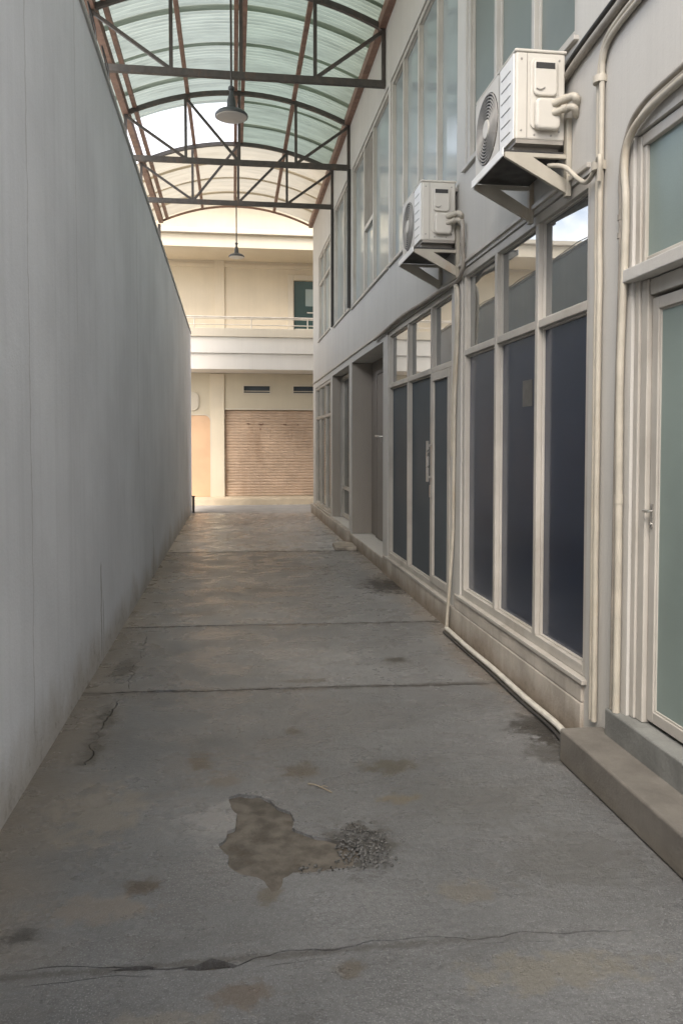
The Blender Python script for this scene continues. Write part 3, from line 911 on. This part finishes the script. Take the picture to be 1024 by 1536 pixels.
# second unit's pipes
pF = [spline([(ax - .01, 5.87, 3.16), (ax - .012, 5.845, 3.10), (ax - .01, 5.85, 2.95), (ax, 5.86, 2.85), (ax, 5.92, 2.78), (ax, 6.05, 2.745), (ax - .01, 6.4, 2.755), (ax - .012, 7.1, 2.765), (ax - .015, 8.0, 2.785), (ax - .014, 9.0, 2.765), (ax - .012, 9.6, 2.75)], 8)]
pipe('conduit', 'grey pipe running from the farther air conditioner along above the shop windows', pF, .017, M['pipe_g'], (ax, 5.87, 3.0), 'pipe', G,
     [((ax - .01, 5.85, 2.98), (0, 0, 1), .021, .012)])
pG = [spline([(ax, 6.06, 2.72), (ax - .004, 6.0, 2.66), (ax - .004, 5.985, 2.5), (ax - .002, 6.02, 2.2), (ax, 6.08, 1.8), (ax, 6.10, 1.2), (ax, 6.11, .8), (ax - .02, 6.12, .40), (ax - .032, 6.15, .1), (ax - .032, 6.17, .018)], 8),
      spline([(ax, 6.09, 2.73), (ax - .002, 6.05, 2.6), (ax - .002, 6.05, 2.3), (ax, 6.12, 1.9), (ax, 6.135, 1.4)], 8)]
pipe('conduit', 'cream pipe running down the pilaster between the dark window and the glazed door', pG, .013, M['pipe'], (ax, 6.1, 0), 'pipe', G)
pH = [spline([(X - .052, 6.17, .022), (X - .056, 5.6, .02), (X - .052, 5.0, .022), (X - .058, 4.4, .02), (X - .055, 3.95, .022), (X - .085, 3.70, .02), (X - .12, 3.575, .02)], 8)]
pipe('floor_pipe', 'pale pipe lying on the floor along the foot of the dark navy window', pH, .019, M['pipe_w'], (X - .05, 5, 0), 'pipe', G)
pH2 = [spline([(X - .095, 6.10, .012), (X - .095, 5.6, .011), (X - .09, 5.0, .012), (X - .097, 4.4, .011), (X - .094, 3.95, .012), (X - .125, 3.70, .012), (X - .15, 3.58, .011)], 8)]
pipe('floor_cable', 'thin dark cable lying beside the pale floor pipe', pH2, .009, M['cable'], (X - .09, 5, 0), 'cable', G)

# ------------------------------------------------------------------ air conditioners
def rrect(y0, y1, z0, z1, r, n=5):
    out = []
    for cy, cz, a0 in ((y1 - r, z1 - r, 0), (y0 + r, z1 - r, 90), (y0 + r, z0 + r, 180), (y1 - r, z0 + r, 270)):
        for k in range(n + 1):
            a = R(a0 + 90 * k / n)
            out.append((cy + r * math.cos(a), cz + r * math.sin(a)))
    return out

def make_ac(y):
    """outdoor unit, near end at y, base at z = 3.0"""
    x0, x1, z0, z1, L = 1.435, 1.70, 3.02, 3.51, .66
    root = empty('air_conditioner', (x0 + .12, y + L / 2, z0))
    b = MB(); b.box(x0, x1, y, y + L, z0 + .035, z1 - .012); b.build('casing', M['ac'], root, bevel=.012, seg=3)
    b = MB(); b.box(x0 - .006, x1 + .006, y - .006, y + L + .006, z1 - .016, z1); b.build('lid', M['ac'], root, bevel=.006)
    b = MB(); b.box(x0 + .006, x1 - .006, y + .006, y + L - .006, z0 + .018, z0 + .04)
    for yy in (y + .06, y + L - .12):
        b.box(x0 + .01, x1 - .01, yy, yy + .06, z0 - .012, z0 + .02)
    b.build('base_tray', M['alu_dark'], root)
    # front panel, pale, with slanting slits on its near third
    fx = x0 - .008
    b = MB(); b.box(fx, x0 - .0005, y + .012, y + .225, z0 + .04, z1 - .02); fp = b.build('front_panel', M['ac_front'], root, bevel=.003)
    b = MB()
    for k in range(6):
        zc = z0 + .09 + k * .062
        b.bar((fx - .0008, y + .055, zc), (fx - .0008, y + .195, zc + .004), .004, .003)
    b.build('slit', M['grille'], fp)
    # fan face: plate with a round opening
    cy, cz, rr = y + .44, (z0 + z1) / 2 + .004, .192
    ya, yb, za, zb = y + .232, y + L - .008, z0 + .04, z1 - .02
    n = 64
    ring_o = []; ring_i = []
    for k in range(n):
        a = 2 * math.pi * k / n
        c, s_ = math.cos(a), math.sin(a)
        t = min(((yb if c > 0 else ya) - cy) / c if abs(c) > 1e-6 else 9, ((zb if s_ > 0 else za) - cz) / s_ if abs(s_) > 1e-6 else 9)
        ring_o.append((cy + c * t, cz + s_ * t)); ring_i.append((cy + c * rr, cz + s_ * rr))
    vs = [(fx, *q) for q in ring_o] + [(fx, *q) for q in ring_i] + [(x0 - .0005, *q) for q in ring_i] + [(x0 - .0005, *q) for q in ring_o]
    fs = []
    for lvl in range(3):
        for k in range(n):
            a = lvl * n + k; b_ = lvl * n + (k + 1) % n
            fs.append((a, b_, b_ + n, a + n))
    b = MB(); b.add(vs, fs); b.build('fan_surround', M['ac'], root)
    b = MB()
    b.tube([(x0 - .003, cy, cz), (x0 - .001, cy, cz)], rr - .002, 48)
    b.build('fan_opening', M['fan_dark'], root)
    b = MB()
    for k in range(8):
        r_ = .066 + k * .0168
        b.tube([(fx - .004, cy + r_ * math.cos(2 * math.pi * q / 40), cz + r_ * math.sin(2 * math.pi * q / 40)) for q in range(41)], .0042, 5, False)
    for k in range(14):
        a = 2 * math.pi * k / 14
        pts_ = [(fx - .001, cy + r_ * math.cos(a + r_ * 2.2), cz + r_ * math.sin(a + r_ * 2.2)) for r_ in (.04, .08, .12, .16, .192)]
        b.tube(pts_, .0022, 5)
    gr = b.build('fan_grille', M['grille'], root, smooth=True)
    b = MB(); b.tube([(fx - .010, cy, cz), (fx - .001, cy, cz)], [.05, .054], 28); b.build('hub', M['ac'], gr, bevel=.002)
    # service side (faces the camera): raised cover, slot and valve cover
    sy = y
    b = MB()
    b.prism(rrect(x0 + .075, x1 - .040, z0 + .085, z1 - .045, .035), 'y', sy - .010, sy + .001)
    cv = b.build('service_cover', M['ac'], root, bevel=.005, seg=3)
    b = MB(); b.prism(rrect(x0 + .088, x1 - .052, z0 + .250, z1 - .060, .025), 'y', sy - .026, sy - .009); b.build('handle_boss', M['ac'], cv, bevel=.009, seg=3)
    b = MB(); b.box(x0 + .098, x1 - .066, sy - .0275, sy - .02, z1 - .105, z1 - .075); b.build('handle_slot', M['ac_dark'], cv)
    b = MB(); b.tube(spline([(x0 + .10, sy - .029, z0 + .285), (x0 + .12, sy - .031, z0 + .278), (x0 + .145, sy - .029, z0 + .290)], 4), .003, 6); b.build('latch', M['grille'], cv)
    b = MB(); b.prism(rrect(x0 + .092, x1 - .038, z0 + .075, z0 + .235, .03), 'y', sy - .045, sy - .009); b.build('valve_cover', M['ac'], cv, bevel=.016, seg=4)
    b = MB(); b.box(x0 + .058, x0 + .062, sy - .0015, sy + .001, z0 + .045, z1 - .02); b.build('panel_seam', M['alu_dark'], root)
    for (dx, dz) in ((.03, .08), (.03, .44), (.232, .08), (.232, .44), (.10, .06), (.19, .06)):
        b = MB(); b.tube([(x0 + dx, sy - .003, z0 + dz), (x0 + dx, sy + .001, z0 + dz)], .0055, 8); b.build('screw', M['grille'], root)
    # lagged pipes from the valve to the wall
    b = MB()
    b.tube(spline([(x1 - .08, sy - .035, z0 + .205), (x1 - .035, sy - .075, z0 + .215), (x1 - .008, sy - .115, z0 + .214), (x1 + .004, sy - .125, z0 + .20), (x1 + .016, sy - .105, z0 + .185), (x1 + .034, sy - .09, z0 + .18)], 6), .020, 12)
    b.tube(spline([(x1 - .08, sy - .035, z0 + .158), (x1 - .035, sy - .07, z0 + .168), (x1 - .010, sy - .105, z0 + .166), (x1 + .004, sy - .112, z0 + .155), (x1 + .016, sy - .095, z0 + .14), (x1 + .034, sy - .08, z0 + .135)], 6), .018, 12)
    for pc in ((x1 - .03, sy - .08, z0 + .216), (x1 - .028, sy - .078, z0 + .169)):
        b.tube([(pc[0] - .006, pc[1] + .008, pc[2]), (pc[0] + .006, pc[1] - .008, pc[2])], .0225, 12)
    b.build('lagged_pipe', M['pipe'], root, smooth=True)
    return root

def make_bracket(y):
    z = 3.006
    xf, xw = 1.375, X - .002
    root = empty('wall_bracket', (xw, y + .25, 2.8))
    b = MB(); b.box(xf - .004, xw - .03, y + .009, y + .499, z - .022, z - .004)
    b.build('shelf', M['ac_dark'], root)
    b = MB(); b.box(xf - .012, xf - .005, y - .016, y + .524, z - .045, z - .001); b.build('front_lip', M['ac_front'], root, bevel=.002)
    for yy in (y - .02, y + .50):
        a = MB()
        a.prism([(xf, z - .024), (xw - .028, z - .024), (xw - .028, z - .046), (xf + .15, z - .046), (xw - .028, z - .150), (xw - .028, z - .220), (xf, z - .050)], 'y', yy, yy + .02)
        a.box(xw - .0275, xw, yy - .004, yy + .034, z - .235, z + .16)
        a.build('arm', M['bracket'], root, bevel=.002)
    return root

ac1 = make_ac(4.0)
tag(ac1, 'nearer ivory air conditioner with a cable behind it, above the dark navy window', 'air conditioner', 'outdoor air conditioners on the shop wall')
ac2 = copy_tree(ac1); ac2.location.y += 2.05; ac2.location.z -= .0
tag(ac2, 'farther ivory air conditioner, above the pilaster beside the glazed shop door', 'air conditioner', 'outdoor air conditioners on the shop wall')
br1 = make_bracket(4.0)
tag(br1, 'triangular wall bracket with shelf carrying the nearer air conditioner', 'bracket', 'brackets under the air conditioners')
br2 = copy_tree(br1); br2.location.y += 2.05
tag(br2, 'triangular wall bracket with shelf carrying the farther air conditioner', 'bracket', 'brackets under the air conditioners')

# ------------------------------------------------------------------ canopy
CX, HS = .11, 1.62
def arch(x, base=6.17, rise=.38):
    return base + rise * (1 - ((x - CX) / HS) ** 2)
can = empty('canopy', (CX, 8.0, 6.1))
tag(can, 'arched canopy of green and clear corrugated sheets on brown steel trusses over the alley', 'canopy')
XL, XR = CX - HS, CX + HS - .004
def make_truss(y, web):
    root = empty('truss', (CX, y, 5.55), can)
    b = MB(); b.box(XL - .03, XR, y - .025, y + .025, 5.52, 5.60); b.build('bottom_chord', M['truss'], root, bevel=.004)
    b = MB(); b.sweep([(XL + (XR - XL) * i / 28, y, arch(XL + (XR - XL) * i / 28)) for i in range(29)], .05, .06); b.build('arch_chord', M['truss'], root)
    T = {0: XL + .02, 1: -.65, 2: CX, 3: .93, 4: XR - .022}
    for k in (0, 1, 2, 3, 4):
        b = MB(); b.box(T[k] - .02, T[k] + .02, y - .02, y + .02, 5.601, arch(T[k]) - .02); b.build('upright', M['truss'], root)
    for a, c in web:
        d = (T[c] - T[a]) / abs(T[c] - T[a])
        b = MB(); b.bar((T[a] + .02 * d, y, arch(T[a]) - .045), (T[c] - .03 * d, y, 5.605), .036, .036, (0, 1, 0)); b.build('brace', M['truss'], root)
    return root
for y, web in ((3.6, [(0, 1), (4, 3)]), (6.32, [(0, 1), (4, 3)]), (9.09, [(0, 1), (4, 3)]), (11.86, [(0, 1), (1, 2), (4, 3)]), (13.84, [(0, 1), (2, 1), (3, 2), (4, 3)])):
    make_truss(y, web)
YR0, YR1 = 1.8, 17.55
for x, w_ in ((XL + .02, .09), (-1.36, .06), (-.62, .055), (.065, .055), (.165, .055), (.90, .06), (XR - .035, .085)):
    b = MB()
    z = arch(x) + .034
    ye = 13.9 if abs(x - .165) < .01 else YR1 - .02
    b.bar((x, YR0 + .02, z + .01), (x, ye, z + .01), w_, .055 if w_ < .08 else .12)
    b.build('purlin', M['purlin'], can, bevel=.004)
b = MB(); b.sweep([(XL + (XR - XL) * i / 28, YR1 - .03, arch(XL + (XR - XL) * i / 28) + .02) for i in range(29)], .03, .04); b.build('end_arch', M['purlin'], can)
for y in (11.80, 13.80):
    b = MB(); b.box(X - .052, X - .002, y - .03, y + .02, 3.50, 5.515); b.build('wall_post', M['cable'], can, bevel=.003)
# left posts of the canopy stand behind the boundary wall
for y in (3.6, 6.32, 9.09, 17.45):
    b = MB(); b.box(XL - .04, XL + .02, y - .03, y + .03, -.033, 5.518 if y < 17 else 6.12); b.build('post', M['truss'], can, bevel=.004)
# roof sheets: each its own corrugated panel, lapped over its neighbour and at the ridge
def sheet(xa, xb, ya, yb, dz, mat, seed):
    mb = MB()
    nx = 12; pitch = .076
    ny = max(8, int((yb - ya) / (pitch / 6)))
    vs = []; fs = []
    for j in range(ny + 1):
        y = ya + (yb - ya) * j / ny
        for i in range(nx + 1):
            x = xa + (xb - xa) * i / nx
            sag = .006 * mnoise.noise(Vector((x * 1.5, y * 1.1, seed)))
            vs.append((x, y, arch(x, 6.17 + .085) + dz + .011 * math.sin(2 * math.pi * y / pitch) + sag))
    for j in range(ny):
        for i in range(nx):
            a = j * (nx + 1) + i
            fs.append((a, a + 1, a + nx + 2, a + nx + 1))
    mb.add(vs, fs)
    mb.build('roof_sheet', mat, can, smooth=True)
ny_ = 18
for k in range(ny_):
    ya = YR0 + (YR1 - YR0) * k / ny_
    yb = YR0 + (YR1 - YR0) * (k + 1) / ny_ + .10
    if k == ny_ - 1: yb -= .10
    dz = .007 * (k % 2)
    mid = (ya + yb) / 2
    left = M['sheetB']; right = M['sheetA']
    if 12.0 < mid < 13.7: left = M['sheetC']
    if mid > 13.7:
        left = M['sheetD']; right = M['sheetD'] if mid > 14.4 else M['sheetB']
    sheet(XL - .10, .13, ya, yb, dz, left, k)
    sheet(.10, X - .006, ya, yb, dz + .0035, right, k + 40)

# ------------------------------------------------------------------ pendant lamps
def make_lamp(x, y, zb, s):
    root = empty('pendant_lamp', (x, y, zb))
    zt = arch(x) + .07
    b = MB(); b.tube([(x, y, zb + .34 * s), (x, y, zt)], .012, 10); b.build('rod', M['truss'], root, smooth=True)
    b = MB(); b.lathe([(.176 * s, .018 * s), (.180 * s, .03 * s), (.176 * s, .045 * s), (.15 * s, .072 * s), (.10 * s, .092 * s), (.058 * s, .105 * s), (.05 * s, .13 * s), (.046 * s, .19 * s), (.036 * s, .23 * s), (.022 * s, .26 * s), (.020 * s, .30 * s), (.034 * s, .31 * s), (.034 * s, .335 * s), (.02 * s, .35 * s)], (x, y, zb), 40)
    b.build('lamp_shade', M['lamp'], root, smooth=True)
    b = MB(); b.lathe([(.03 * s, .004 * s), (.12 * s, .006 * s), (.165 * s, .012 * s), (.171 * s, .024 * s), (.15 * s, .03 * s)], (x, y, zb), 40)
    b.build('lens', M['lens'], root, smooth=True)
    return root
tag(make_lamp(.0, 8.92, 5.02, 1.0), 'nearer charcoal pendant lamp hanging by the first visible truss', 'lamp', 'pendant lamps under the canopy')
tag(make_lamp(.09, 17.0, 5.36, .92), 'farther small grey pendant lamp on a long rod before the cream house', 'lamp', 'pendant lamps under the canopy')

# ------------------------------------------------------------------ far house
hs = empty('house', (0, 20.2, 0))
tag(hs, 'cream two-storey house with a balcony and tan roller shutter closing the end of the alley', 'house')
HX0, HX1 = -5.2, 9.0
YF = 20.2
# ground floor wall with openings (built in the x-z plane)
def wall_y(mb, y0, y1, xa, xb, za, zb, hl):
    tmp = MB()
    holed_wall(tmp, y0, y1, xa, xb, za, zb, hl)
    mb.add([(v[1], v[0], v[2]) for v in tmp.v], tmp.f)
SH = (-.21, 2.75, .166, 2.33)
V1 = (.27, .92, 2.76, 2.93); V2 = (1.51, 2.16, 2.76, 2.93)
w = MB()
wall_y(w, YF, YF + .3, HX0, HX1, -.1, 3.24, [SH, V1, V2])
lowwall = w.build('wall', M['house_low'], hs)
w = MB(); w.box(-.56, -.215, YF - .05, YF - .001, .16, 3.22); w.build('pilaster', M['house'], hs, bevel=.006)
w = MB(); w.box(HX0, HX1, YF + .31, YF + 6, -.1, 3.2); w.build('ground_storey', M['house_low'], hs)
w = MB(); w.box(-.205, 2.745, YF - .022, YF + .02, 2.332, 2.375); w.build('shutter_head', M['house_trim'], hs, bevel=.004)
# shutter
s = MB()
z = .168; vs = []; k = 0
prof = []
while z < 2.325:
    prof += [(z, .0), (z + .012, -.016), (z + .045, -.020), (z + .062, -.006), (z + .066, .002)]
    z += .072
n = len(prof)
vs = [(x, YF + .10 + d, min(zz, 2.328)) for x in (-.205, 2.745) for zz, d in prof]
fs = [(i, i + 1, n + i + 1, n + i) for i in range(n - 1)]
s.add(vs, fs)
sh = s.build('roller_shutter', M['shutter'], hs)
s = MB()
rr_ = random.Random(3)
for (cx_, cz_) in ((.36, 1.99), (.39, 1.985), (.66, 1.975), (.70, 1.965), (.74, 1.98), (.68, 1.86), (1.28, 1.975), (1.32, 1.97), (1.62, 1.965)):
    poly = [(cx_ + rr_.uniform(.012, .028) * math.cos(a), cz_ + rr_.uniform(.007, .016) * math.sin(a)) for a in [i * math.pi / 4 for i in range(8)]]
    s = MB(); s.prism(poly, 'y', YF + .071, YF + .09); s.build('rust_spot', M['rust'], sh)
for (xa, xb, za, zb) in (V1, V2):
    f = MB()
    f.box(xa - .03, xb + .03, YF - .018, YF - .001, zb, zb + .035); f.box(xa - .03, xb + .03, YF - .022, YF - .001, za - .035, za)
    f.box(xa - .03, xa, YF - .018, YF - .001, za, zb); f.box(xb, xb + .03, YF - .018, YF - .001, za, zb)
    f.bar((xa, YF + .05, za + .045), (xb, YF + .05, za + .045), .02, .022)
    v = f.build('window', M['house_trim'], hs)
    f = MB(); f.box(xa + .001, xb - .001, YF + .08, YF + .09, za + .001, zb - .001); f.build('pane', M['slate'], v)
# apricot panel with a rounded corner
poly = [(-2.2, .168), (-.565, .168), (-.565, 2.05)] + [(-.565 - .14 + .14 * math.cos(R(a)), 2.05 + .14 * math.sin(R(a))) for a in (15, 30, 45, 60, 75, 90)] + [(-2.2, 2.19)]
s = MB(); s.prism(poly, 'y', YF - .03, YF - .001); s.build('door_panel', M['orange'], hs)
po = [(-2.2, .166), (-.5615, .166)] 
s = MB()
arc_o = [(-.535, .168), (-.535, 2.06)] + [(-.535 - .16 + .16 * math.cos(R(a)), 2.06 + .16 * math.sin(R(a))) for a in (15, 30, 45, 60, 75, 90)] + [(-2.2, 2.22)]
arc_i = [(-.563, .168), (-.563, 2.05)] + [(-.563 - .14 + .14 * math.cos(R(a)), 2.052 + .14 * math.sin(R(a))) for a in (15, 30, 45, 60, 75, 90)] + [(-2.2, 2.192)]
n = len(arc_o)
vs = [(x, YF - .052, z) for x, z in arc_o] + [(x, YF - .052, z) for x, z in arc_i] + [(x, YF - .001, z) for x, z in arc_i] + [(x, YF - .001, z) for x, z in arc_o]
fs = []
for lv_ in range(4):
    for i in range(n - 1):
        a = lv_ * n + i; b2_ = ((lv_ + 1) % 4) * n + i
        fs.append((a, a + 1, b2_ + 1, b2_))
s.add(vs, fs); s.build('door_surround', M['house_trim'], hs)
s = MB(); s.prism(rrect(-1.45, -.83, 2.31, 2.77, .14), 'y', YF - .04, YF - .001); ph = s.build('window', M['house_trim'], hs, bevel=.012)
s = MB(); s.prism(rrect(-1.42, -.875, 2.36, 2.73, .12), 'y', YF - .046, YF - .041); s.build('pane', M['house_trim'], ph)
# balcony
BY = 19.15
s = MB(); s.box(HX0, HX1, BY + .02, YF + .5, 3.245, 3.62); s.build('balcony_slab', M['house_white'], hs, bevel=.006)
s = MB(); s.box(HX0, HX1, BY - .03, BY + .12, 3.622, 4.0); s.build('balcony_fascia', M['house_white'], hs, bevel=.006)
s = MB(); s.box(HX0, HX1, BY - .075, BY + .10, 4.002, 4.20); s.build('balcony_parapet', M['house_trim'], hs, bevel=.006)
s = MB(); s.box(HX0, HX1, BY + .13, YF + .5, 3.625, 3.70); s.build('balcony_floor', M['house_trim'], hs)
s = MB()
for z, r_ in ((4.47, .018), (4.435, .012), (4.29, .012)):
    s.tube([(HX0, BY, z), (HX1, BY, z)], r_, 10)
for x in [HX0 + .05 + 1.33 * i for i in range(11)]:
    s.tube([(x + .27, BY, 4.195), (x + .27, BY, 4.47)], .014, 10)
s.build('balcony_railing', M['rail'], hs, smooth=True)
# upper storey, recessed
YU = 20.62
UD = (1.55, 2.45, 3.705, 5.66)
w = MB(); wall_y(w, YU, YU + .3, HX0, HX1, 3.24, 6.25, [UD]); w.build('upper_wall', M['house'], hs)
w = MB(); w.box(-.45, -.195, YU - .05, YU - .001, 3.70, 6.2); w.build('pilaster', M['house'], hs, bevel=.006)
w = MB(); w.box(HX0, HX1, YU - .035, YU - .001, 5.93, 6.03); w.build('upper_cornice', M['house'], hs, bevel=.005)
s = MB(); frame(s, 0, 1, 0, 1)
s = MB()
s.box(1.40, 1.55, YU - .03, YU + .05, 3.705, 5.80); s.box(2.45, 2.60, YU - .03, YU + .05, 3.705, 5.80); s.box(1.552, 2.448, YU - .03, YU + .05, 5.665, 5.80)
ud = s.build('door_frame', M['house_trim'], hs, bevel=.006)
s = MB(); s.box(1.57, 2.43, YU + .06, YU + .10, 3.72, 5.65); dr = s.build('door', M['teal'], hs)
dr['label'] = 'dark green glazed balcony door'
s = MB(); s.box(1.86, 2.36, YU + .05, YU + .058, 5.02, 5.45); s.build('pane', M['paleglass'], dr)
s = MB(); s.box(1.58, 2.42, YU + .045, YU + .058, 4.28, 4.31); s.box(1.58, 2.42, YU + .045, YU + .058, 4.42, 4.44); s.box(1.9, 2.3, YU + .045, YU + .058, 4.84, 4.87); s.build('rail', M['rail'], dr)
w = MB(); w.box(HX0, HX1, YU + .31, YU + 5.6, 3.24, 6.2); w.build('upper_storey', M['house'], hs)
# overhanging roof slab, ledge and attic wall
w = MB(); w.box(HX0 - .1, HX1, 19.2, YU + 6, 6.10, 6.40); w.build('roof_slab', M['house'], hs, bevel=.006)
w = MB(); w.box(HX0 - .15, HX1, 19.08, YU + 6, 6.402, 6.46); w.box(HX0 - .12, HX1, 19.13, YU + 6, 6.461, 6.52); w.build('roof_ledge', M['house_trim'], hs, bevel=.006)
w = MB(); w.box(-3.0, HX1, 19.7, YU + 5.5, 6.522, 7.6); w.build('attic_wall', M['house'], hs)
w = MB(); w.box(-3.6, HX1, 19.0, YU + 6, 7.602, 7.75); w.build('added_shade_eave', M['house_trim'], hs, bevel=.006)  # unseen eave, added to shade the attic wall from the sky

# ------------------------------------------------------------------ world, sun, camera
SUN_DIR = Vector((-.28, -.62, .74)).normalized()
el = math.asin(SUN_DIR.z)
world = bpy.data.worlds.new('World')
scene.world = world
world.use_nodes = True
t = world.node_tree
t.nodes.clear()
wo = t.nodes.new('ShaderNodeOutputWorld')
bg = t.nodes.new('ShaderNodeBackground')
sky = t.nodes.new('ShaderNodeTexSky')
sky.sky_type = 'NISHITA'
sky.sun_disc = False
sky.sun_elevation = el
sky.sun_rotation = math.atan2(SUN_DIR.x, SUN_DIR.y)
sky.air_density = 1.0
sky.dust_density = 2.5
sky.ozone_density = 1.0
bg.inputs['Strength'].default_value = .13
# broken cloud over the blue
wn = N(t)
tc = wn.new('ShaderNodeTexCoord').outputs['Generated']
cl = wn.noise(tc, 2.3, 8, .6, (1, 1, 2.2), .4)
t.links.new(wn.mix(wn.ramp(cl, .42, .64, .06, .85), sky.outputs[0], (8.6, 8.3, 7.9)), bg.inputs[0])
t.links.new(bg.outputs[0], wo.inputs[0])

sl_ = bpy.data.lights.new('sun', 'SUN')
sl_.energy = .6
sl_.angle = R(25)
sl_.color = (1.0, .94, .85)
so = bpy.data.objects.new('sun', sl_)
col.objects.link(so)
so.rotation_euler = SUN_DIR.to_track_quat('Z', 'Y').to_euler()
so.location = (-4, -6, 12)

cam = bpy.data.cameras.new('camera')
cam.sensor_fit = 'VERTICAL'
cam.sensor_height = 36
cam.sensor_width = 24
cam.lens = 1200 / 1536 * 36
cam.shift_y = -55 / 1536
cam.clip_end = 2000
cam.clip_start = .05
co = bpy.data.objects.new('camera', cam)
col.objects.link(co)
co.location = (0, 0, 1.5)
co.rotation_euler = (R(90 - 2.3), 0, R(-7.69))
scene.camera = co

scene.view_settings.view_transform = 'Standard'
scene.view_settings.look = 'None'
scene.view_settings.gamma = 1
scene.view_settings.exposure = 1.92
scene.render.engine = 'CYCLES'
scene.cycles.use_denoising = True
scene.cycles.max_bounces = 10
scene.cycles.diffuse_bounces = 6
scene.cycles.transmission_bounces = 8
scene.cycles.transparent_max_bounces = 12
scene.cycles.sample_clamp_indirect = 8
